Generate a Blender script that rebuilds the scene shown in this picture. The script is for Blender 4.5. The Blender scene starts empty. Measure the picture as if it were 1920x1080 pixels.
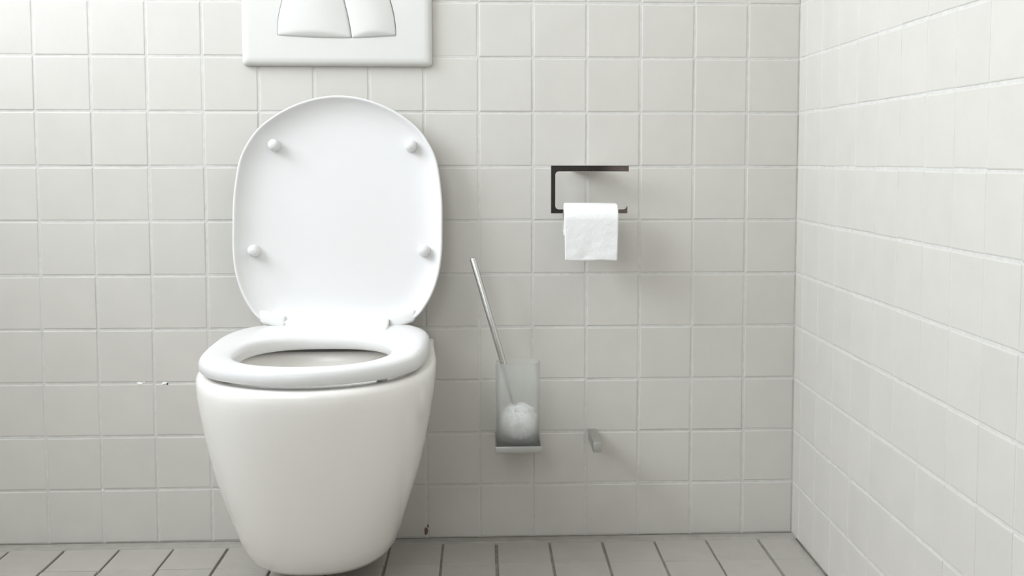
import bpy, bmesh, math, random
from mathutils import Vector, Matrix
import numpy as np

random.seed(7)
scene = bpy.context.scene
col = scene.collection
PI = math.pi

# ------------------------------------------------------------------ camera, world, light, exposure
# X to the right (right wall near X=0), Y into the picture (back wall face at Y=0), Z up (floor Z=0), metres
cam_d = bpy.data.cameras.new('camera')
cam = bpy.data.objects.new('camera', cam_d)
col.objects.link(cam)
scene.camera = cam
F_PX, CX, CY = 2250.05, 68.63, -59.93
cam_d.sensor_fit = 'HORIZONTAL'
cam_d.sensor_width = 36.0
cam_d.lens = 36.0 * F_PX / 1920.0
cam_d.shift_x = -CX / 1920.0
cam_d.shift_y = CY / 1920.0
cam_d.clip_start = 0.05
YAW, PITCH, ROLL = -0.0530942, -0.0795717, -0.00074978
Rm = (Matrix.Rotation(YAW, 4, 'Z') @ Matrix.Rotation(PITCH, 4, 'X') @ Matrix.Rotation(ROLL, 4, 'Y')
      @ Matrix.Rotation(PI / 2, 4, 'X'))
cam.matrix_world = Matrix.Translation((-0.588894, -2.228828, 0.71096)) @ Rm

world = bpy.data.worlds.new('overcast_sky')
scene.world = world
world.use_nodes = True
bg = world.node_tree.nodes['Background']
bg.inputs['Color'].default_value = (0.86, 0.93, 1.0, 1)
bg.inputs['Strength'].default_value = 1.0

# daylight at the window in the left wall
ROOM_L, ROOM_F, ROOM_T = -1.95, -3.0, 2.45
WY0, WY1, WZ0, WZ1 = -1.70, -0.15, 1.15, 2.28
ld = bpy.data.lights.new('window_daylight', 'AREA')
ld.shape = 'RECTANGLE'
ld.size = WZ1 - WZ0
ld.size_y = WY1 - WY0
ld.energy = 55
ld.color = (0.89, 0.942, 1.0)
lo = bpy.data.objects.new('window_daylight', ld)
col.objects.link(lo)
lo.location = (ROOM_L - 0.17, (WY0 + WY1) / 2, (WZ0 + WZ1) / 2)
lo.rotation_euler = (0, -PI / 2, 0)

# added fill light behind the photographer, set in a made-up unseen window
VX0, VX1, VZ0, VZ1 = -1.80, -0.95, 1.00, 2.10
ld2 = bpy.data.lights.new('rear_fill_light', 'AREA')
ld2.shape = 'RECTANGLE'
ld2.size = VX1 - VX0
ld2.size_y = VZ1 - VZ0
ld2.energy = 11
ld2.color = (0.94, 0.965, 1.0)
lo2 = bpy.data.objects.new('rear_fill_light', ld2)
col.objects.link(lo2)
lo2.location = ((VX0 + VX1) / 2, ROOM_F - 0.12, (VZ0 + VZ1) / 2)
lo2.rotation_euler = (PI / 2, 0, 0)

vs = scene.view_settings
vs.view_transform = 'Standard'
vs.look = 'None'
vs.gamma = 1.0
vs.use_curve_mapping = False
vs.exposure = 0.0


# ------------------------------------------------------------------ materials
def new_mat(name, base, rough=0.5, metal=0.0, noise=0.0, nscale=20.0, bump=0.0, bscale=200.0, spec=0.5, per_obj=0.0, coat=0.0):
    m = bpy.data.materials.new(name)
    m.use_nodes = True
    nt = m.node_tree
    b = nt.nodes['Principled BSDF']
    b.inputs['Base Color'].default_value = (*base, 1)
    b.inputs['Roughness'].default_value = rough
    b.inputs['Metallic'].default_value = metal
    b.inputs['Specular IOR Level'].default_value = spec
    b.inputs['Coat Weight'].default_value = coat
    b.inputs['Coat Roughness'].default_value = 0.08
    geo = nt.nodes.new('ShaderNodeNewGeometry')
    if noise > 0:
        n = nt.nodes.new('ShaderNodeTexNoise')
        n.inputs['Scale'].default_value = nscale
        n.inputs['Detail'].default_value = 4
        nt.links.new(geo.outputs['Position'], n.inputs['Vector'])
        mr = nt.nodes.new('ShaderNodeMapRange')
        mr.inputs['From Min'].default_value = 0.3
        mr.inputs['From Max'].default_value = 0.7
        mr.inputs['To Min'].default_value = 1 - noise
        mr.inputs['To Max'].default_value = 1 + noise * 0.3
        nt.links.new(n.outputs['Fac'], mr.inputs['Value'])
        hs = nt.nodes.new('ShaderNodeHueSaturation')
        hs.inputs['Color'].default_value = (*base, 1)
        val = mr.outputs['Result']
        if per_obj > 0:
            oi = nt.nodes.new('ShaderNodeObjectInfo')
            m2 = nt.nodes.new('ShaderNodeMapRange')
            m2.inputs['To Min'].default_value = 1 - per_obj
            m2.inputs['To Max'].default_value = 1 + per_obj
            nt.links.new(oi.outputs['Random'], m2.inputs['Value'])
            mu = nt.nodes.new('ShaderNodeMath')
            mu.operation = 'MULTIPLY'
            nt.links.new(val, mu.inputs[0])
            nt.links.new(m2.outputs['Result'], mu.inputs[1])
            val = mu.outputs[0]
        nt.links.new(val, hs.inputs['Value'])
        nt.links.new(hs.outputs['Color'], b.inputs['Base Color'])
    if bump > 0:
        n2 = nt.nodes.new('ShaderNodeTexNoise')
        n2.inputs['Scale'].default_value = bscale
        n2.inputs['Detail'].default_value = 3
        nt.links.new(geo.outputs['Position'], n2.inputs['Vector'])
        bp = nt.nodes.new('ShaderNodeBump')
        bp.inputs['Strength'].default_value = bump
        bp.inputs['Distance'].default_value = 0.001
        nt.links.new(n2.outputs['Fac'], bp.inputs['Height'])
        nt.links.new(bp.outputs['Normal'], b.inputs['Normal'])
    return m


M_TILE = new_mat('wall_tile_glaze', (0.622, 0.600, 0.556), 0.42, noise=0.03, nscale=14, bump=0.12, bscale=500, spec=0.35, per_obj=0.012)
M_GROUT = new_mat('wall_grout', (0.66, 0.647, 0.613), 0.85, noise=0.10, nscale=60, bump=0.5, bscale=900, spec=0.2)
M_FTILE = new_mat('floor_tile_glaze', (0.425, 0.404, 0.365), 0.5, noise=0.05, nscale=25, bump=0.2, bscale=600, spec=0.3, per_obj=0.03)
M_FGROUT = new_mat('floor_grout', (0.36, 0.345, 0.315), 0.9, noise=0.25, nscale=45, bump=0.6, bscale=800, spec=0.2)
M_STRIP = new_mat('floor_mortar_strip', (0.385, 0.37, 0.335), 0.8, noise=0.12, nscale=40, bump=0.4, bscale=700, spec=0.25)
M_CERAMIC = new_mat('white_ceramic', (0.925, 0.90, 0.855), 0.12, noise=0.012, nscale=6, spec=0.45)
M_PLASTIC = new_mat('white_plastic', (0.745, 0.738, 0.725), 0.28, noise=0.01, nscale=6, spec=0.4)
M_LID = new_mat('white_lid_plastic', (0.745, 0.738, 0.725), 0.5, noise=0.01, nscale=6, spec=0.35)
M_PLATE = new_mat('flush_plate_plastic', (0.675, 0.665, 0.635), 0.35, noise=0.01, nscale=6, spec=0.4)
M_GAP = new_mat('button_gap', (0.10, 0.10, 0.10), 0.8, noise=0.05)
M_CHROME = new_mat('polished_chrome', (0.78, 0.77, 0.76), 0.07, metal=1.0, noise=0.03, nscale=30)
M_STEEL = new_mat('brushed_chrome', (0.60, 0.60, 0.58), 0.26, metal=1.0, noise=0.04, nscale=60)
M_SATIN = new_mat('satin_chrome', (0.52, 0.52, 0.50), 0.42, metal=1.0, noise=0.04, nscale=60)
M_BASE = new_mat('dull_steel_base', (0.26, 0.26, 0.25), 0.45, metal=1.0, noise=0.05, nscale=60)
M_PAPER = new_mat('tissue_paper', (0.86, 0.86, 0.845), 0.95, noise=0.012, nscale=60, bump=0.9, bscale=120, spec=0.1)
M_CARD = new_mat('cardboard_core', (0.55, 0.50, 0.43), 0.9, noise=0.05, nscale=60)
M_BRISTLE = new_mat('white_bristles', (0.96, 0.955, 0.94), 0.8, noise=0.02, nscale=120)
M_PAINT = new_mat('white_ceiling_paint', (0.88, 0.875, 0.86), 0.9, noise=0.02, nscale=3)
M_DOOR = new_mat('dark_door_wood', (0.035, 0.028, 0.025), 0.45, noise=0.3, nscale=8)
M_FRAME = new_mat("brown_door_frame", (0.17, 0.13, 0.115), 0.5, noise=0.2, nscale=9)
M_CHIP = new_mat('fresh_white_plaster', (0.93, 0.93, 0.92), 0.9, noise=0.02, nscale=80)
M_DARK = new_mat('dark_grime', (0.05, 0.045, 0.04), 0.9, noise=0.3, nscale=90)
M_RUST = new_mat('rust_stain', (0.22, 0.14, 0.09), 0.9, noise=0.4, nscale=300)


def tiled_paint():
    """tiles of the walls behind and beside the photographer: grid of joints in the material"""
    m = bpy.data.materials.new('far_wall_tiles')
    m.use_nodes = True
    nt = m.node_tree
    b = nt.nodes['Principled BSDF']
    b.inputs['Roughness'].default_value = 0.45
    tc = nt.nodes.new('ShaderNodeTexCoord')
    br = nt.nodes.new('ShaderNodeTexBrick')
    br.offset = 0.0
    br.inputs['Color1'].default_value = (0.85, 0.845, 0.83, 1)
    br.inputs['Color2'].default_value = (0.84, 0.835, 0.82, 1)
    br.inputs['Mortar'].default_value = (0.74, 0.735, 0.72, 1)
    br.inputs['Scale'].default_value = 1.0
    br.inputs['Mortar Size'].default_value = 0.002
    br.inputs['Brick Width'].default_value = 0.1
    br.inputs['Row Height'].default_value = 0.1
    nt.links.new(tc.outputs['UV'], br.inputs['Vector'])
    nt.links.new(br.outputs['Color'], b.inputs['Base Color'])
    return m


M_FAR = tiled_paint()


def frosted_glass():
    m = bpy.data.materials.new('frosted_glass')
    m.use_nodes = True
    nt = m.node_tree
    for n in list(nt.nodes):
        nt.nodes.remove(n)
    out = nt.nodes.new('ShaderNodeOutputMaterial')
    rf = nt.nodes.new('ShaderNodeBsdfRefraction')
    rf.inputs['Color'].default_value = (0.98, 0.985, 0.98, 1)
    rf.inputs['Roughness'].default_value = 0.30
    rf.inputs['IOR'].default_value = 1.10
    tr = nt.nodes.new('ShaderNodeBsdfTransparent')
    tr.inputs['Color'].default_value = (0.98, 0.985, 0.98, 1)
    tl = nt.nodes.new('ShaderNodeBsdfTranslucent')
    tl.inputs['Color'].default_value = (0.96, 0.96, 0.95, 1)
    df = nt.nodes.new('ShaderNodeBsdfDiffuse')
    df.inputs['Color'].default_value = (0.95, 0.95, 0.94, 1)

    def mix(f, a, b):
        n = nt.nodes.new('ShaderNodeMixShader')
        n.inputs[0].default_value = f
        nt.links.new(a.outputs[0], n.inputs[1])
        nt.links.new(b.outputs[0], n.inputs[2])
        return n
    see = mix(0.70, rf, tr)
    milk = mix(0.5, tl, df)
    nt.links.new(mix(0.13, see, milk).outputs[0], out.inputs['Surface'])
    return m


M_FROST = frosted_glass()


# ------------------------------------------------------------------ helpers
def mesh_obj(name, verts, faces, mat, parent=None, smooth=False, loc=None):
    me = bpy.data.meshes.new(name)
    me.from_pydata([tuple(v) for v in verts], [], [tuple(f) for f in faces])
    bm = bmesh.new()
    bm.from_mesh(me)
    bmesh.ops.recalc_face_normals(bm, faces=bm.faces)
    bm.to_mesh(me)
    bm.free()
    if smooth:
        for p in me.polygons:
            p.use_smooth = True
    me.materials.append(mat)
    o = bpy.data.objects.new(name, me)
    col.objects.link(o)
    if parent:
        o.parent = parent
    if loc:
        o.location = loc
    return o


def bm_obj(name, bm, mat, parent=None, smooth=False, loc=None, sharp=0.6):
    me = bpy.data.meshes.new(name)
    bmesh.ops.recalc_face_normals(bm, faces=bm.faces)
    if smooth:
        for f in bm.faces:
            f.smooth = True
        for e in bm.edges:
            if len(e.link_faces) == 2 and e.calc_face_angle(0) > sharp:
                e.smooth = False
    bm.to_mesh(me)
    bm.free()
    me.materials.append(mat)
    o = bpy.data.objects.new(name, me)
    col.objects.link(o)
    if parent:
        o.parent = parent
    if loc:
        o.location = loc
    return o


def add_box(bm, x0, x1, y0, y1, z0, z1, bevel=0.0, seg=2):
    r = bmesh.ops.create_cube(bm, size=1.0)
    vs_ = r['verts']
    for v in vs_:
        v.co = Vector(((x0 + x1) / 2 + v.co.x * (x1 - x0), (y0 + y1) / 2 + v.co.y * (y1 - y0), (z0 + z1) / 2 + v.co.z * (z1 - z0)))
    if bevel > 0:
        es = set()
        for v in vs_:
            for e in v.link_edges:
                es.add(e)
        bmesh.ops.bevel(bm, geom=list(es), offset=bevel, segments=seg, profile=0.5, affect='EDGES')


def box_obj(name, b, mat, parent=None, bevel=0.0, seg=2):
    bm = bmesh.new()
    add_box(bm, *b, bevel=bevel, seg=seg)
    return bm_obj(name, bm, mat, parent, smooth=bevel > 0)


def tag(o, label=None, cat=None, group=None, kind=None):
    if label:
        o['label'] = label
    if cat:
        o['category'] = cat
    if group:
        o['group'] = group
    if kind:
        o['kind'] = kind
    return o


def empty(name, loc):
    o = bpy.data.objects.new(name, None)
    o.empty_display_size = 0.05
    col.objects.link(o)
    o.location = loc
    return o


def keep(o, parent):
    """parent a world-space mesh under an empty without moving it"""
    o.parent = parent
    o.location = Vector(o.location) - Vector(parent.location)
    return o


def loft(rings, cap_start=False, cap_end=False):
    """list of equal-length closed rings -> verts, faces"""
    n = len(rings[0])
    verts = [v for r in rings for v in r]
    faces = []
    for i in range(len(rings) - 1):
        for j in range(n):
            k = (j + 1) % n
            faces.append((i * n + j, i * n + k, (i + 1) * n + k, (i + 1) * n + j))
    if cap_start:
        faces.append(tuple(range(n)))
    if cap_end:
        faces.append(tuple((len(rings) - 1) * n + j for j in range(n)))
    return verts, faces


def lathe(prof, n=48):
    """profile of (radius, z) -> verts, faces around the z axis"""
    rings = [[(r * math.cos(2 * PI * j / n), r * math.sin(2 * PI * j / n), z) for j in range(n)] for r, z in prof]
    return loft(rings)


def interp(x, xs, ys):
    """monotone cubic through the table"""
    xs = np.array(xs, float)
    ys = np.array(ys, float)
    h = np.diff(xs)
    d = np.diff(ys) / h
    m = np.zeros(len(xs))
    m[0], m[-1] = d[0], d[-1]
    for i in range(1, len(xs) - 1):
        m[i] = 0 if d[i - 1] * d[i] <= 0 else 2 * d[i - 1] * d[i] / (d[i - 1] + d[i])
    i = int(np.clip(np.searchsorted(xs, x) - 1, 0, len(h) - 1))
    t = (x - xs[i]) / h[i]
    return ((2 * t**3 - 3 * t**2 + 1) * ys[i] + (t**3 - 2 * t**2 + t) * h[i] * m[i]
            + (-2 * t**3 + 3 * t**2) * ys[i + 1] + (t**3 - t**2) * h[i] * m[i + 1])


# ------------------------------------------------------------------ room shell
XR = -0.0028          # face of the right wall
GR = 0.0009           # how far the tiles stand proud of the grout


def tile_mesh(name, w, h, mat, depth=0.005, edge=0.0016):
    """tile in its own x/y plane, face at local z=0, cushioned edges"""
    a, b = w / 2, h / 2
    rings = []
    for ins, z in ((0, -depth), (0, -edge * 0.85), (edge * 0.35, -edge * 0.25), (edge * 1.3, 0.0)):
        rings.append([(-a + ins, -b + ins, z), (a - ins, -b + ins, z), (a - ins, b - ins, z), (-a + ins, b - ins, z)])
    v, f = loft(rings, cap_end=True)
    me = bpy.data.meshes.new(name)
    me.from_pydata(v, [], f)
    bm = bmesh.new()
    bm.from_mesh(me)
    bmesh.ops.recalc_face_normals(bm, faces=bm.faces)
    bm.to_mesh(me)
    bm.free()
    me.materials.append(mat)
    return me


tile_cache = {}


def tile(parent, mat, w, h, loc, basis, jitter=0.004):
    key = (mat.name, round(w, 4), round(h, 4))
    if key not in tile_cache:
        tile_cache[key] = tile_mesh('tile', w, h, mat)
    o = bpy.data.objects.new('tile', tile_cache[key])
    col.objects.link(o)
    o.parent = parent
    jr = Matrix.Rotation(random.gauss(0, jitter), 4, 'X') @ Matrix.Rotation(random.gauss(0, jitter), 4, 'Y') @ Matrix.Rotation(random.gauss(0, 0.0015), 4, 'Z')
    o.matrix_local = Matrix.Translation(loc) @ basis @ jr
    return o


B_BACK = Matrix(((1, 0, 0, 0), (0, 0, -1, 0), (0, 1, 0, 0), (0, 0, 0, 1)))     # local z -> -Y
B_RIGHT = Matrix(((0, 0, -1, 0), (-1, 0, 0, 0), (0, 1, 0, 0), (0, 0, 0, 1)))   # local z -> -X, local x -> -Y
B_FLOOR = Matrix.Identity(4)
JT = 0.0036           # joint width

wall_back = box_obj('wall_back', (ROOM_L - 0.2, 0.2, GR, 0.15, -0.1, ROOM_T), M_GROUT)
tag(wall_back, kind='structure')
wall_right = box_obj('wall_right', (XR + GR, 0.2, ROOM_F, GR, -0.1, ROOM_T), M_GROUT)
tag(wall_right, kind='structure')

PITCH_X, PITCH_Z = 0.1, 0.0999
for c in range(0, 17):
    for r in range(0, 13):
        x1 = -PITCH_X * c - JT / 2
        x0 = -PITCH_X * (c + 1) + JT / 2
        if c == 0:
            x1 = XR - 0.0008
        z0 = PITCH_Z * r + JT / 2
        z1 = PITCH_Z * (r + 1) - JT / 2
        if r == 0:
            z0 = -0.0002
        tile(wall_back, M_TILE, x1 - x0, z1 - z0, ((x0 + x1) / 2 + random.gauss(0, 0.0003), random.gauss(0, 0.00012), (z0 + z1) / 2 + random.gauss(0, 0.0003)), B_BACK)
for k in range(0, 16):
    for r in range(0, 13):
        ya = 0.0504 + 0.1 * (k - 1) + 0.0008
        yb = 0.0504 + 0.1 * k - 0.0008
        if k == 0:
            ya = 0.0025
        z0 = PITCH_Z * r + JT / 2
        z1 = PITCH_Z * (r + 1) - JT / 2
        if r == 0:
            z0 = -0.0002
        tile(wall_right, M_TILE, yb - ya, z1 - z0, (XR + random.gauss(0, 0.0001), -(ya + yb) / 2 + random.gauss(0, 0.0003), (z0 + z1) / 2 + random.gauss(0, 0.0003)), B_RIGHT, jitter=0.002)

floor = box_obj('floor', (ROOM_L - 0.2, 0.2, ROOM_F, 0.15, -0.12, -0.0048), M_FGROUT)
tag(floor, kind='structure')
FY = [-0.039]
while FY[-1] > -1.3:
    FY.append(FY[-1] - 0.1165)
for c in range(-1, 17):
    x1 = -0.0766 - 0.0986 * c - 0.0022
    x0 = -0.0766 - 0.0986 * (c + 1) + 0.0022
    if c == -1:
        x1 = -0.0165
    for i in range(len(FY) - 1):
        y1, y0 = FY[i] - 0.0009, FY[i + 1] + 0.0009
        tile(floor, M_FTILE, x1 - x0, y1 - y0, ((x0 + x1) / 2 + random.gauss(0, 0.0005), (y0 + y1) / 2, random.gauss(0, 0.0002)), B_FLOOR, jitter=0.003)


# the rest of the floor, behind the photographer: tile grid in the material
def floor_grid():
    m = bpy.data.materials.new('far_floor_tiles')
    m.use_nodes = True
    nt = m.node_tree
    b = nt.nodes['Principled BSDF']
    b.inputs['Roughness'].default_value = 0.5
    geo = nt.nodes.new('ShaderNodeNewGeometry')
    br = nt.nodes.new('ShaderNodeTexBrick')
    br.offset = 0.0
    br.inputs['Color1'].default_value = (0.455, 0.445, 0.42, 1)
    br.inputs['Color2'].default_value = (0.445, 0.435, 0.41, 1)
    br.inputs['Mortar'].default_value = (0.36, 0.345, 0.315, 1)
    br.inputs['Scale'].default_value = 1.0
    br.inputs['Mortar Size'].default_value = 0.002
    br.inputs['Brick Width'].default_value = 0.0986
    br.inputs['Row Height'].default_value = 0.1165
    nt.links.new(geo.outputs['Position'], br.inputs['Vector'])
    nt.links.new(br.outputs['Color'], b.inputs['Base Color'])
    return m


box_obj('far_floor_tiles', (ROOM_L, -0.0165, ROOM_F, FY[-1] - 0.001, -0.004, 0.0), floor_grid(), floor)
box_obj('far_floor_tiles', (ROOM_L, -0.0766 - 0.0986 * 17 - 0.0022, FY[-1], -0.039, -0.004, 0.0), floor_grid(), floor)


# smooth mortar strips where the floor meets the walls
def strip(name, along, prof, mat=None, jit=0.0003, n=60):
    """prof: (offset from wall, z) pairs"""
    verts, faces = [], []
    for i in range(n + 1):
        t = i / n
        for d, z in prof:
            w = random.gauss(0, jit)
            if along == 'x':
                verts.append((ROOM_L + (XR - ROOM_L) * t, -d + w, z))
            else:
                verts.append((XR - d + w, -0.01 + (ROOM_F + 0.01) * t, z))
    m = len(prof)
    for i in range(n):
        for j in range(m - 1):
            faces.append((i * m + j, i * m + j + 1, (i + 1) * m + j + 1, (i + 1) * m + j))
    return mesh_obj(name, verts, faces, mat or M_STRIP, smooth=True)


M_JOINT = new_mat('dark_base_joint', (0.20, 0.185, 0.16), 0.9, noise=0.5, nscale=30, bump=0.5, bscale=700, spec=0.15)
trim_1 = tag(strip('trim_1', 'x', [(0.0022, -0.0030), (0.0030, -0.0006), (0.010, 0.0), (0.030, 0.0006), (0.0380, -0.0002), (0.0386, -0.006)]), kind='structure')
trim_2 = tag(strip('trim_2', 'y', [(0.0018, -0.0030), (0.0026, -0.0006), (0.006, 0.0), (0.012, 0.0003), (0.0152, -0.0004), (0.0157, -0.006)]), kind='structure')
# dark ribbon along the joint between wall tiles and strips
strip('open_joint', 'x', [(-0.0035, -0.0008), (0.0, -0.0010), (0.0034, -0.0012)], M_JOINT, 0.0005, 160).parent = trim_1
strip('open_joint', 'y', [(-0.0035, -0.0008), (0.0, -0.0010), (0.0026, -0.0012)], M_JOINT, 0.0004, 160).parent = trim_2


# left wall around the window opening
bm = bmesh.new()
x0, x1 = ROOM_L - 0.2, ROOM_L
add_box(bm, x0, x1, ROOM_F, GR, -0.1, WZ0)
add_box(bm, x0, x1, ROOM_F, GR, WZ1, ROOM_T)
add_box(bm, x0, x1, ROOM_F, WY0, WZ0, WZ1)
add_box(bm, x0, x1, WY1, GR, WZ0, WZ1)
wl = bm_obj('wall_left', bm, M_FAR)
uvl = wl.data.uv_layers.new(name='UVMap')
for poly in wl.data.polygons:
    for li in poly.loop_indices:
        co = wl.data.vertices[wl.data.loops[li].vertex_index].co
        uvl.data[li].uv = (co.y, co.z)
tag(wl, kind='structure')
DX0, DX1 = -0.70, -0.14
bm = bmesh.new()
y0, y1 = ROOM_F - 0.15, ROOM_F
add_box(bm, ROOM_L - 0.2, VX0, y0, y1, -0.1, ROOM_T)
add_box(bm, VX1, 0.2, y0, y1, -0.1, ROOM_T)
add_box(bm, VX0, VX1, y0, y1, -0.1, VZ0)
add_box(bm, VX0, VX1, y0, y1, VZ1, ROOM_T)
wf = bm_obj('wall_front', bm, M_FAR)
uvf = wf.data.uv_layers.new(name='UVMap')
for poly in wf.data.polygons:
    for li in poly.loop_indices:
        co = wf.data.vertices[wf.data.loops[li].vertex_index].co
        uvf.data[li].uv = (co.x, co.z)
tag(wf, kind='structure')
fill_win = empty('fill_window_2', ((VX0 + VX1) / 2, ROOM_F, VZ0))  # unseen window, added only to carry the fill light
tag(fill_win, kind='structure')
bm = bmesh.new()
t = 0.04
add_box(bm, VX0, VX1, ROOM_F - 0.08, ROOM_F - 0.04, VZ0, VZ0 + t)
add_box(bm, VX0, VX1, ROOM_F - 0.08, ROOM_F - 0.04, VZ1 - t, VZ1)
add_box(bm, VX0, VX0 + t, ROOM_F - 0.08, ROOM_F - 0.04, VZ0 + t, VZ1 - t)
add_box(bm, VX1 - t, VX1, ROOM_F - 0.08, ROOM_F - 0.04, VZ0 + t, VZ1 - t)
keep(bm_obj('window_frame', bm, M_PLATE), fill_win)  # frame of the added fill window
tag(box_obj('ceiling', (ROOM_L - 0.2, 0.2, ROOM_F - 0.15, 0.15, ROOM_T, ROOM_T + 0.1), M_PAINT), kind='structure')
win = empty('window_1', (ROOM_L, (WY0 + WY1) / 2, WZ0))
tag(win, kind='structure')
bm = bmesh.new()
fx0, fx1, t = ROOM_L - 0.10, ROOM_L - 0.05, 0.045
add_box(bm, fx0, fx1, WY0, WY1, WZ0, WZ0 + t)
add_box(bm, fx0, fx1, WY0, WY1, WZ1 - t, WZ1)
add_box(bm, fx0, fx1, WY0, WY0 + t, WZ0 + t, WZ1 - t)
add_box(bm, fx0, fx1, WY1 - t, WY1, WZ0 + t, WZ1 - t)
keep(bm_obj('window_frame', bm, M_PLATE), win)
door = empty('door_1', ((DX0 + DX1) / 2, ROOM_F, 0))
tag(door, kind='structure')
keep(box_obj('door_leaf', (DX0, DX1, ROOM_F, ROOM_F + 0.03, 0.005, 2.02), M_DOOR, bevel=0.003), door)
bm = bmesh.new()
add_box(bm, DX1, XR - 0.001, ROOM_F, ROOM_F + 0.045, 0, 2.12)
add_box(bm, DX0 - 0.10, DX0, ROOM_F, ROOM_F + 0.045, 0, 2.12)
add_box(bm, DX0, DX1, ROOM_F, ROOM_F + 0.045, 2.02, 2.12)
keep(bm_obj('door_frame', bm, M_FRAME), door)
bm = bmesh.new()
add_box(bm, DX0 + 0.05, DX0 + 0.17, ROOM_F + 0.06, ROOM_F + 0.078, 1.03, 1.05, bevel=0.004)
add_box(bm, DX0 + 0.05, DX0 + 0.068, ROOM_F + 0.028, ROOM_F + 0.07, 1.03, 1.05, bevel=0.004)
keep(bm_obj('door_handle', bm, M_STEEL, smooth=True), door)


# marks on the wall: loose filler, a dark crack, rust at a joint, specks
def blob(name, cx, cz, rx, rz, mat, n=9, h=0.0008):
    vs_ = [(cx, -h, cz)]
    for j in range(n):
        a = 2 * PI * j / n
        k = 0.65 + 0.5 * random.random()
        vs_.append((cx + rx * k * math.cos(a), 0.0014, cz + rz * k * math.sin(a)))
    fs = [(0, 1 + j, 1 + (j + 1) % n) for j in range(n)]
    return mesh_obj(name, vs_, fs, mat, wall_back, smooth=True)


blob('plaster_chip', -1.2269, 0.2988, 0.0075, 0.0040, M_CHIP, h=0.0028)['label'] = 'loose white plaster flake in the joint'
blob('plaster_chip', -1.2200, 0.3015, 0.0040, 0.0018, M_CHIP, h=0.0012)
blob('plaster_chip', -1.1830, 0.2988, 0.0070, 0.0034, M_CHIP, h=0.0028)
blob('dark_speck', -1.1765, 0.2975, 0.0024, 0.0028, M_DARK, h=0.0020)
blob('plaster_chip', -1.3000, 0.0985, 0.0014, 0.0050, M_CHIP, h=0.0010)
blob('rust_stain', -0.7025, 0.0125, 0.0050, 0.0110, M_RUST, h=0.0022)['label'] = 'brown rust stain at the foot of the joint'
blob('dark_speck', -0.6985, 0.022, 0.0022, 0.0050, M_DARK, h=0.0010)
blob('dark_speck', -0.1704, 0.1158, 0.0020, 0.0011, M_DARK, h=0.0006)
blob('plaster_chip', -0.1629, 0.4483, 0.0010, 0.0022, M_CHIP, h=0.0006)
blob('dark_speck', -0.4038, 0.7085, 0.0021, 0.0019, M_DARK, h=0.0010)
blob('dark_speck', -0.4026, 0.7190, 0.0006, 0.0120, M_DARK, h=0.0005)

# ------------------------------------------------------------------ toilet
TX = -0.859           # axis of the ceramic
LX = -0.8525          # axis of the lid
SX = -0.8585          # axis of the seat
toilet = empty('toilet', (TX, -0.25, 0.0))
tag(toilet, 'white wall-hung toilet with raised lid on the tiled back wall', 'toilet')

N = 168
# lid / seat plan: half width against the distance from the hinge
S_T = [0.0, 0.005, 0.025, 0.055, 0.095, 0.14, 0.20, 0.285, 0.34, 0.38, 0.405]
W_T = [0.120, 0.135, 0.153, 0.170, 0.182, 0.1865, 0.1865, 0.178, 0.152, 0.105, 0.045]


def plan_outline(length, n, tbl_s=S_T, tbl_w=W_T):
    """closed outline (x, s) counter-clockwise, hinge side at s=0, resampled evenly"""
    k = length / 0.41
    half = [(0.0, 0.0), (0.06, 0.0), (0.105, 0.0006)]
    for s in np.linspace(0.0025, 0.374, 64):
        half.append((interp(s, tbl_s, tbl_w), s * k))
    for w in np.linspace(0.1125, 0.0, 26)[1:]:          # round nose
        half.append((w, (0.41 - w * w / 0.3675) * k))
    pts = half + [(-x, s) for x, s in reversed(half[1:-1])]
    p = np.array(pts + [pts[0]])
    d = np.concatenate([[0], np.cumsum(np.hypot(*np.diff(p, axis=0).T))])
    t = np.linspace(0, d[-1], n, endpoint=False)
    q = np.stack([np.interp(t, d, p[:, 0]), np.interp(t, d, p[:, 1])], 1)
    for _ in range(3):                       # soften corners
        q = 0.25 * np.roll(q, 1, 0) + 0.5 * q + 0.25 * np.roll(q, -1, 0)
    return q


def by_angle(poly, center, angs):
    """radius of a star-shaped polygon for each angle -> points"""
    c = np.array(center)
    out = []
    n = len(poly)
    for a in angs:
        d = np.array([math.cos(a), math.sin(a)])
        best = 0
        for i in range(n):
            p, q = poly[i] - c, poly[(i + 1) % n] - c
            e = q - p
            den = d[0] * e[1] - d[1] * e[0]
            if abs(den) < 1e-12:
                continue
            t = (p[0] * e[1] - p[1] * e[0]) / den
            u = (p[0] * d[1] - p[1] * d[0]) / den
            if t > 0 and -1e-9 <= u <= 1 + 1e-9:
                best = max(best, t)
        out.append(c + best * d)
    return np.array(out)


def inset(poly, d):
    """move an outline inwards along its normals"""
    t = np.roll(poly, -1, 0) - np.roll(poly, 1, 0)
    t /= np.linalg.norm(t, axis=1)[:, None]
    nrm = np.stack([-t[:, 1], t[:, 0]], 1)
    return poly + nrm * d


# --- ceramic bowl: stacked sections, flat at the wall, round in front
def section(w, front, back_w, n_exp, yc, cx=0.0, n=96):
    """closed outline, starts at back left, runs round the front to back right"""
    pts = []
    for t in np.linspace(0, 1, 14, endpoint=False):
        k = t * t * (3 - 2 * t)
        pts.append((-(back_w + (w - back_w) * k), -0.0005 + (yc + 0.0005) * t))
    for a in np.linspace(PI, 2 * PI, n - 28 + 1):
        c, s = math.cos(a), math.sin(a)
        x = w * math.copysign(abs(c) ** (2 / n_exp), c)
        y = yc + (front - yc) * abs(s) ** (2 / n_exp)
        pts.append((x, y))
    for t in np.linspace(1, 0, 14)[1:]:
        k = t * t * (3 - 2 * t)
        pts.append((back_w + (w - back_w) * k, -0.0005 + (yc + 0.0005) * t))
    return [(x + cx, y) for x, y in pts]


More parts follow.
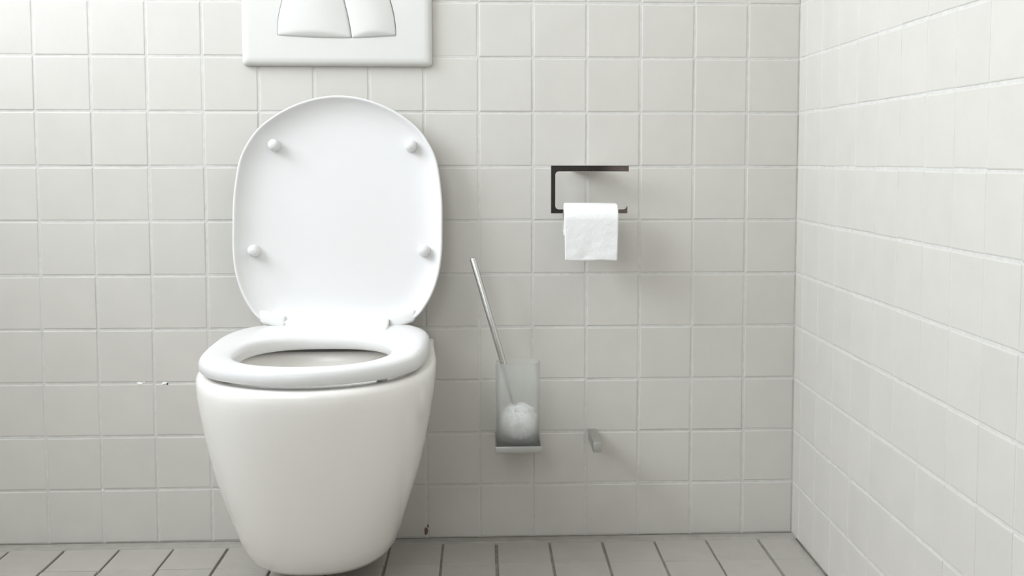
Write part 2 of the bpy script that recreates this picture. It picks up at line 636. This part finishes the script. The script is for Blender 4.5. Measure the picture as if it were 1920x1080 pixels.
ZT = [0.040, 0.044, 0.052, 0.065, 0.09, 0.12, 0.21, 0.29, 0.33, 0.362, 0.372, 0.379, 0.382]
WT = [0.086, 0.104, 0.117, 0.126, 0.1335, 0.1415, 0.1660, 0.1800, 0.1852, 0.1880, 0.1880, 0.1855, 0.1820]
FT = [-0.285, -0.320, -0.348, -0.370, -0.392, -0.413, -0.463, -0.502, -0.519, -0.530, -0.5315, -0.529, -0.525]
rings = []
ztop = 0.382
for z in list(ZT[:6]) + [0.15, 0.18, 0.21, 0.25, 0.29, 0.33, 0.35, 0.362, 0.372, 0.377, 0.380, 0.382]:
    w = interp(z, ZT, WT)
    f = interp(z, ZT, FT)
    k = min(1, max(0, (z - 0.04) / 0.34))
    cx = -0.010 * (1 - k)
    rings.append([(x, y, z) for x, y in section(w, f, w * (0.72 + 0.22 * k), 2.35, f * 0.47, cx)])
# rim then the inside of the bowl
top = np.array([(x, y) for x, y, z in rings[-1]])
ctr = np.array([0.0, -0.33])


def bowl_ring(a, b0, b1, z, n=len(top)):
    out = []
    for p in top:
        d = p - ctr
        th = math.atan2(d[1], d[0])
        c, s = math.cos(th), math.sin(th)
        b = b1 if s < 0 else b0
        r = 1.0 / ((abs(c) / a) ** 2.3 + (abs(s) / b) ** 2.3) ** (1 / 2.3)
        out.append((ctr[0] + r * c, ctr[1] + r * s, z))
    return out


for a, b0, b1, z in ((0.156, 0.182, 0.158, 0.3830), (0.148, 0.174, 0.149, 0.3815), (0.144, 0.170, 0.144, 0.376), (0.143, 0.168, 0.143, 0.350),
                     (0.148, 0.174, 0.150, 0.340), (0.146, 0.168, 0.152, 0.30), (0.125, 0.140, 0.122, 0.25), (0.085, 0.09, 0.080, 0.20), (0.03, 0.03, 0.03, 0.185)):
    rings.append(bowl_ring(a, b0, b1, z))
v, f = loft(rings, cap_start=True, cap_end=True)
v = [(x + TX, y, z) for x, y, z in v]
bowl = mesh_obj('bowl', v, f, M_CERAMIC, smooth=True)
keep(bowl, toilet)
bowl['label'] = 'tapered white ceramic bowl'

# --- seat ring
HY = -0.060                     # back edge
SEAT_L = 0.468
outer = plan_outline(SEAT_L, 240)
outer = np.stack([outer[:, 0] * 0.948, HY - outer[:, 1]], 1)
sc = np.array([0.0, -0.338])
angs = np.linspace(0, 2 * PI, N, endpoint=False)
oo = by_angle(outer, sc, angs)
inn = []
for a in angs:
    c, s = math.cos(a), math.sin(a)
    b = 0.138 if s > 0 else 0.147
    e = 2.55 if s > 0 else 2.25
    r = 1.0 / ((abs(c) / 0.1195) ** e + (abs(s) / b) ** e) ** (1 / e)
    inn.append(sc + r * np.array([c, s]))
inn = np.array(inn)


def toward(a, b, d):
    v_ = b - a
    return a + v_ / np.linalg.norm(v_, axis=1)[:, None] * d


ST, SB = 0.4135, 0.3885
rings = []
for base, other, d, z in ((oo, inn, 0.010, SB), (oo, inn, 0.003, SB + 0.001), (oo, inn, 0.0, SB + 0.004), (oo, inn, 0.0, ST - 0.011), (oo, inn, 0.0016, ST - 0.0055),
                          (oo, inn, 0.005, ST - 0.0022), (oo, inn, 0.011, ST - 0.0004), (oo, inn, 0.018, ST), (inn, oo, 0.013, ST), (inn, oo, 0.007, ST - 0.0012), (inn, oo, 0.003, ST - 0.004),
                          (inn, oo, 0.0006, ST - 0.009), (inn, oo, 0.0, SB + 0.005), (inn, oo, 0.003, SB + 0.001), (inn, oo, 0.010, SB), (oo, inn, 0.010, SB)):
    q = toward(base, other, d)
    rings.append([(p[0] + SX, p[1], z + 0.004 * min(1.0, max(0.0, (p[1] + 0.32) / 0.2))) for p in q])
v, f = loft(rings)
seat = mesh_obj('seat', v, f, M_PLASTIC, smooth=True)
keep(seat, toilet)
# raised hinge housing at the back of the seat
prof = [(-0.165, 0.4158), (-0.145, 0.4180), (-0.125, 0.4200), (-0.110, 0.4232), (-0.100, 0.4268), (-0.094, 0.4285), (-0.087, 0.4290), (-0.082, 0.4270), (-0.080, 0.4200), (-0.080, 0.4000), (-0.165, 0.4000)]
xs = [-0.0905, -0.0895, -0.087, 0.087, 0.0895, 0.0905]
rr = []
for x in xs:
    sh = 0.0 if abs(x) < 0.088 else (0.0006 if abs(x) < 0.09 else 0.002)
    rr.append([(x + LX + 0.002, y, z - sh) for y, z in prof])
v, f = loft(rr, True, True)
hh = mesh_obj('hinge_housing', v, f, M_PLASTIC)
for p in hh.data.polygons:
    p.use_smooth = len(p.vertices) == 4
hh.parent = seat
# buffers between seat and rim
for bx, by in ((-0.115, -0.445), (0.115, -0.445), (-0.128, -0.20), (0.128, -0.20)):
    v, f = lathe([(0.0001, 0.3995), (0.009, 0.3995), (0.009, 0.386), (0.0075, 0.3835), (0.0001, 0.383)], 16)
    b_ = mesh_obj('seat_buffer', [(x + SX + bx, y + by, z - 0.001) for x, y, z in v], f, M_PLASTIC, smooth=True)
    b_.parent = seat
# chrome hinge bolt on the ceramic deck
v, f = lathe([(0.0001, 0.396), (0.010, 0.396), (0.012, 0.394), (0.012, 0.383), (0.0001, 0.3825)], 20)
for sx in (-1, 1):
    keep(mesh_obj('hinge_bolt', [(x + TX + sx * 0.138, y - 0.072, z) for x, y, z in v], f, M_CHROME, smooth=True), toilet)

# --- lid: shallow tray standing up, tipped back a little
LID_L = 0.410
lp = plan_outline(LID_L, N)
TILT = math.radians(6.0)
LID_O = Vector((LX, -0.078, 0.4185))
S_AX = Vector((0.006, math.sin(TILT), math.cos(TILT))).normalized()
N_AX = Vector((0, -math.cos(TILT), math.sin(TILT)))
X_AX = Vector((1, 0, 0))
lc = np.array([0.0, 0.20])


def lid_pt(x, s, n):
    return LID_O + X_AX * x + S_AX * s + N_AX * n


def lid_ring(d, n, frac=None):
    to_c = lc - lp
    to_c = to_c / np.linalg.norm(to_c, axis=1)[:, None]
    if frac is not None:
        q = lc + (lp + to_c * 0.055 - lc) * frac
    elif d > 0.009:
        q = lp + to_c * d * 1.1
    else:
        q = inset(lp, d)
    return [tuple(lid_pt(p[0], p[1], n)) for p in q]


rings = [lid_ring(0, -0.0185, 0.02), lid_ring(0, -0.0180, 0.5), lid_ring(0.05, -0.0165), lid_ring(0.02, -0.0115), lid_ring(0.008, -0.0055), lid_ring(0.002, -0.001),
         lid_ring(0.0, 0.004), lid_ring(0.0004, 0.0088), lid_ring(0.0018, 0.0102), lid_ring(0.0038, 0.0098), lid_ring(0.0056, 0.0078),
         lid_ring(0.0085, 0.0035), lid_ring(0.014, -0.0015), lid_ring(0.022, -0.0062), lid_ring(0.032, -0.0095), lid_ring(0.05, -0.0118), lid_ring(0, -0.0126, 0.5), lid_ring(0, -0.0128, 0.02)]
v, f = loft(rings, True, True)
lid = mesh_obj('lid', v, f, M_LID, smooth=True)
keep(lid, toilet)
lid['label'] = 'raised lid showing its hollow inner face'
for px, ps in ((-0.1160, 0.3215), (0.1285, 0.3205), (-0.1505, 0.132), (0.153, 0.131)):
    prof = [(0.0118, -0.0125), (0.0106, -0.004), (0.0098, 0.006), (0.0085, 0.0098), (0.0055, 0.0118), (0.0001, 0.0124)]
    n = 20
    rr = [[tuple(lid_pt(px + r * math.cos(2 * PI * j / n), ps + r * math.sin(2 * PI * j / n), h)) for j in range(n)] for r, h in prof]
    v, f = loft(rr)
    b_ = mesh_obj('lid_buffer', v, f, M_PLASTIC, smooth=True)
    b_.parent = lid
# hinge ears: thickened lower corners of the lid either side of the housing
for sx in (-1, 1):
    bm = bmesh.new()
    add_box(bm, 0.0915, 0.138, -0.010, 0.016, -0.004, 0.0125, bevel=0.005, seg=4)
    for vert in bm.verts:
        x, s, n_ = vert.co
        k = (x - 0.0915) / 0.0465
        s2 = s + 0.011 * k * k
        if s < 0.006:
            s2 += 0.004 * k
        n2 = n_ - max(0, s) * 0.25 - 0.002 * k
        vert.co = lid_pt(sx * x, s2, n2)
    e_ = bm_obj('hinge_ear', bm, M_PLASTIC, smooth=True)
    e_.parent = lid

# ------------------------------------------------------------------ flush plate
fp = empty('flush_plate', (-0.855, 0.0, 0.882))
tag(fp, 'white rectangular dual flush plate above the toilet lid', 'flush plate')
PX0, PX1, PZ0, PZ1 = -1.0265, -0.6838, 0.8815, 1.0685
rings = []


def rrect(x0, x1, z0, z1, r, y, n=6):
    out = []
    for cx_, cz_, a0 in ((x1 - r, z0 + r, -PI / 2), (x1 - r, z1 - r, 0), (x0 + r, z1 - r, PI / 2), (x0 + r, z0 + r, PI)):
        for i in range(n + 1):
            a = a0 + (PI / 2) * i / n
            out.append((cx_ + r * math.cos(a), y, cz_ + r * math.sin(a)))
    return out


for ins, y in ((0.0, 0.0), (0.0, -0.006), (0.0012, -0.010), (0.004, -0.0135), (0.008, -0.0152), (0.014, -0.0158)):
    rings.append(rrect(PX0 + ins, PX1 - ins, PZ0 + ins, PZ1 - ins, max(0.003, 0.0075 - ins * 0.3), y))
v, f = loft(rings, True, True)
pb = mesh_obj('plate', v, f, M_PLATE, smooth=True)
pb.data.polygons[len(pb.data.polygons) - 1].use_smooth = False
keep(pb, fp)

BZ0, BZ1 = 0.9318, 1.040


def side_x(sgn, z):
    """curved outer sides of the button pair"""
    t = max(0.0, z - (BZ0 + 0.002))
    return -0.8553 + sgn * (0.1060 - t * t * 2.45)


def div_x(z):
    t = max(0.0, z - BZ0)
    return -0.8285 - 0.115 * t - t * t * 1.15


def bot_z(x):
    u = (x + 0.8553) / 0.106
    return BZ0 + 0.0045 * u * u - 0.0008


def grid_patch(name, left, right, mat, y_of, parent, nu=30, nv=26):
    verts, faces = [], []
    for i in range(nv + 1):
        for j in range(nu + 1):
            u = j / nu
            zz = BZ0 + (BZ1 - BZ0) * i / nv
            x = left(zz) + (right(zz) - left(zz)) * u
            zb = bot_z(x)
            z = zb + (BZ1 - zb) * i / nv
            verts.append((x, y_of(u, i / nv, z - zb), z))
    n = nu + 1
    for i in range(nv):
        for j in range(nu):
            faces.append((i * n + j, i * n + j + 1, (i + 1) * n + j + 1, (i + 1) * n + j))
    # skirt into the plate
    border = [j for j in range(n)] + [i * n + nu for i in range(1, nv + 1)] + [nv * n + j for j in range(nu - 1, -1, -1)] + [i * n for i in range(nv - 1, 0, -1)]
    base = len(verts)
    for b in border:
        x, y, z = verts[b]
        verts.append((x, -0.012, z))
    L_ = len(border)
    for i in range(L_):
        k = (i + 1) % L_
        faces.append((border[i], border[k], base + k, base + i))
    return keep(mesh_obj(name, verts, faces, mat, smooth=True), parent)


def pillow(u, v_, dz):
    bulge = 0.0060 * (1 - (2 * u - 1) ** 2)
    ramp = dz * 0.62
    k = 0.0007
    h = max(0.0, min(1.0, 0.5 + 0.5 * (bulge - ramp) / k))
    sm = bulge * (1 - h) + ramp * h - k * h * (1 - h)
    return -0.0162 - max(0.0, sm)


gp = grid_patch('button_gap', lambda z: side_x(-1, z) - 0.0008, lambda z: side_x(1, z) + 0.0008, M_GAP, lambda u, v_, d: -0.0160, fp, 20, 16)
gp.location.z += 0.0012
grid_patch('flush_button', lambda z: side_x(-1, z), lambda z: div_x(z) - 0.0006, M_PLATE, pillow, fp)['label'] = 'wide left flush button'
grid_patch('flush_button', lambda z: div_x(z) + 0.0006, lambda z: side_x(1, z), M_PLATE, pillow, fp)['label'] = 'narrow right flush button'

# ------------------------------------------------------------------ toilet roll holder
hd = empty('toilet_roll_holder', (-0.40, 0.0, 0.696))
tag(hd, 'open chrome toilet roll holder arm on the back wall', 'roll holder')
YF, YB = -0.064, -0.050       # front and back of the flat bar
HX0, HX1 = -0.4690, -0.3275
# C-shaped frame outline in x/z, extruded in y
ri = 0.006
outl = [(HX0, 0.6152), (-0.3297, 0.6152), (-0.3297, 0.6290), (-0.3312, 0.6290), (-0.3322, 0.6270), (-0.3345, 0.6240), (-0.3365, 0.6232)]
inner = []
cx_, cz_ = -0.4605 + ri, 0.6232 + ri
for i in range(7):
    a = -PI / 2 - (PI / 2) * i / 6
    inner.append((cx_ + ri * math.cos(a), cz_ + ri * math.sin(a)))
cz2 = 0.6908 - ri
for i in range(7):
    a = PI - (PI / 2) * i / 6
    inner.append((cx_ + ri * math.cos(a), cz2 + ri * math.sin(a)))
outl = outl + inner + [(HX1, 0.6908), (HX1, 0.7022), (HX0, 0.7022)]
bm = bmesh.new()
fv = [bm.verts.new((x, YF, z)) for x, z in outl]
bv = [bm.verts.new((x, YB, z)) for x, z in outl]
bm.faces.new(fv)
bm.faces.new(list(reversed(bv)))
for i in range(len(fv)):
    k = (i + 1) % len(fv)
    bm.faces.new((fv[i], bv[i], bv[k], fv[k]))
bmesh.ops.recalc_face_normals(bm, faces=bm.faces)
es = [e for e in bm.edges if abs(e.verts[0].co.y - e.verts[1].co.y) < 1e-6]
bmesh.ops.bevel(bm, geom=es, offset=0.0005, segments=2, profile=0.5, affect='EDGES')
keep(bm_obj('arm', bm, M_CHROME), hd)
keep(box_obj('wall_mount', (-0.4270, -0.3770, YB - 0.001, 0.0005, 0.6915, 0.7010), M_CHROME, bevel=0.001), hd)

hd.rotation_euler.z = math.radians(-0.8)      # mounted a touch askew

# roll: hangs from the lower bar by its core
roll = empty('toilet_roll', (-0.3985, -0.057, 0.57))
tag(roll, 'nearly used white toilet paper roll hanging on the chrome holder', 'toilet paper')
RX0, RX1 = -0.4466, -0.3500
RCY, RCZ, RO, RI = -0.057, 0.6035, 0.0305, 0.0200
n = 56
prof = [(RX0, RI), (RX0 + 0.0008, RO - 0.0012), (RX0 + 0.002, RO), (RX1 - 0.002, RO), (RX1 - 0.0008, RO - 0.0012), (RX1, RI), (RX0, RI)]
rr = [[(x, RCY + r * math.cos(2 * PI * j / n), RCZ + r * math.sin(2 * PI * j / n)) for j in range(n)] for x, r in prof]
v, f = loft(rr)
keep(mesh_obj('paper', v, f, M_PAPER, smooth=False), roll)
for p in bpy.data.objects['paper'].data.polygons:
    p.use_smooth = abs(p.normal.x) < 0.5
rr = [[(x, RCY + r * math.cos(2 * PI * j / n), RCZ + r * math.sin(2 * PI * j / n)) for j in range(n)]
      for x, r in ((RX0 + 0.0005, 0.0199), (RX1 - 0.0005, 0.0199), (RX1 - 0.0005, 0.0190), (RX0 + 0.0005, 0.0190), (RX0 + 0.0005, 0.0199))]
v, f = loft(rr)
keep(mesh_obj('core', v, f, M_CARD, smooth=True), roll)
# loose sheet over the top and down the front
path = []
for i in range(17):
    a = math.radians(115 + 66 * i / 16)          # over the top, to the front
    path.append((RCY + (RO + 0.0012) * math.cos(a), RCZ + (RO + 0.0012) * math.sin(a)))
y0_, z0_ = path[-1]
for i in range(1, 25):
    t_ = i / 24
    path.append((y0_ + 0.002 * t_, z0_ + (0.5315 - z0_) * t_))
verts, faces = [], []
NX = 40
for i, (y, z) in enumerate(path):
    t_ = max(0, (i - 16) / 24)
    for j in range(NX + 1):
        u = j / NX
        wob = t_ * (0.0006 * math.sin(7 * u + 2.3 * t_) + 0.0003 * math.sin(17 * u + 5 * t_) + 0.00025 * math.sin(23 * t_ + 9 * u))
        zz = z - t_ * 0.0006 * math.sin(5.5 * u + 0.6) - t_ * t_ * 0.001 * u
        verts.append((RX0 - 0.0003 + (RX1 - RX0 + 0.0006) * u + t_ * 0.0015 * (1 - 2 * u), y - wob, zz))
for i in range(len(path) - 1):
    for j in range(NX):
        faces.append((i * (NX + 1) + j, i * (NX + 1) + j + 1, (i + 1) * (NX + 1) + j + 1, (i + 1) * (NX + 1) + j))
sh = mesh_obj('loose_sheet', verts, faces, M_PAPER, smooth=True)
keep(sh, roll)
sm = sh.modifiers.new('thickness', 'SOLIDIFY')
sm.thickness = 0.0003

# ------------------------------------------------------------------ toilet brush
bx, by = -0.5302, -0.0765
BR_Z = 0.189
br = empty('brush_bracket', (bx, 0.0, BR_Z))
tag(br, 'square chrome wall bracket holding the frosted brush cup', 'bracket')
BX0, BX1 = -0.5718, -0.4885
keep(box_obj('front_bar', (BX0, BX1, -0.1205, -0.1180, BR_Z, 0.2015), M_SATIN, bevel=0.0008), br)
for x in (BX0, BX1 - 0.0025):
    keep(box_obj('side_bar', (x, x + 0.0025, -0.1180, 0.0, BR_Z, 0.2015), M_SATIN, bevel=0.0004), br)
keep(box_obj('base', (BX0 + 0.0025, BX1 - 0.0025, -0.1180, -0.001, BR_Z + 0.001, 0.1965), M_BASE), br)
# cup
cup = empty('brush_cup', (bx, by, 0.197))
tag(cup, 'frosted glass toilet brush cup in the chrome bracket', 'brush cup')
CR = 0.0402
prof = [(0.0001, 0.1967), (0.028, 0.1967), (0.034, 0.1985), (0.0378, 0.203), (0.0390, 0.210), (CR, 0.30), (CR + 0.0002, 0.3465), (CR - 0.0008, 0.3478), (CR - 0.0022, 0.3472),
        (CR - 0.0026, 0.300), (0.0360, 0.212), (0.034, 0.206), (0.028, 0.2025), (0.0001, 0.2020)]
v, f = lathe(prof, 64)
keep(mesh_obj('glass', [(x + bx, y + by, z) for x, y, z in v], f, M_FROST, smooth=True), cup)

# brush: rod leaning in the cup, round white head
bs = empty('toilet_brush', (bx, by, 0.205))
tag(bs, 'toilet brush with slim chrome handle leaning in the frosted cup', 'toilet brush')
A = Vector((-0.5325, -0.0765, 0.262))
Bt = Vector((-0.6112, -0.0750, 0.5362))
ax = (Bt - A).normalized()
q = Vector((0, 0, 1)).rotation_difference(ax).to_matrix()
L_ = (Bt - A).length
prof = [(0.0001, 0.0), (0.0056, 0.0), (0.0058, 0.002), (0.0058, L_ - 0.0012), (0.0051, L_ - 0.0002), (0.0042, L_), (0.0036, L_ - 0.0008), (0.0001, L_ - 0.0010)]
v, f = lathe(prof, 28)
o = bm = None
pts = [A + q @ Vector(p) for p in v]
hdl = mesh_obj('handle', pts, f, M_STEEL, smooth=True)
keep(hdl, bs)
rng = random.Random(3)
verts, faces = [], []
H0 = Vector((bx + 0.002, by, 0.2385))
for i in range(1500):          # tuft of bristles: thin slivers in every direction
    u = rng.uniform(-1, 1)
    th = rng.uniform(0, 2 * PI)
    r_ = math.sqrt(1 - u * u)
    d = Vector((r_ * math.cos(th), r_ * math.sin(th), u))
    t_ = d.orthogonal().normalized()
    b0 = H0 + d * 0.024
    Lb = 0.0335 + rng.uniform(-0.002, 0.001)
    tip = H0 + Vector((d.x * Lb, d.y * Lb, d.z * Lb * 1.03))
    k = len(verts)
    s2 = d.cross(t_)
    w_ = 0.0006
    verts += [b0 + t_ * w_, b0 - t_ * w_ * 0.5 + s2 * w_, b0 - t_ * w_ * 0.5 - s2 * w_, tip + t_ * w_, tip - t_ * w_ * 0.5 + s2 * w_, tip - t_ * w_ * 0.5 - s2 * w_]
    faces += [(k, k + 1, k + 4, k + 3), (k + 1, k + 2, k + 5, k + 4), (k + 2, k, k + 3, k + 5), (k + 3, k + 4, k + 5)]
bh = mesh_obj('bristles', verts, faces, M_BRISTLE)
keep(bh, bs)
bh['kind'] = 'stuff'
v, f = lathe([(0.0001, -0.0305), (0.009, -0.029), (0.018, -0.0245), (0.0255, -0.0165), (0.030, -0.006), (0.0305, 0.002), (0.0285, 0.011), (0.0235, 0.0195), (0.016, 0.026), (0.008, 0.0298), (0.0001, 0.031)], 32)
keep(mesh_obj('brush_core', [H0 + Vector(p) for p in v], f, M_BRISTLE, smooth=True), bs)

# ------------------------------------------------------------------ spare roll peg
pg = box_obj('spare_roll_peg', (-0.3953, -0.3803, -0.110, 0.0, 0.1862, 0.2052), M_SATIN, bevel=0.0006)
tag(pg, 'small square chrome peg sticking out of the wall right of the brush', 'wall peg')
bpy.context.view_layer.update()
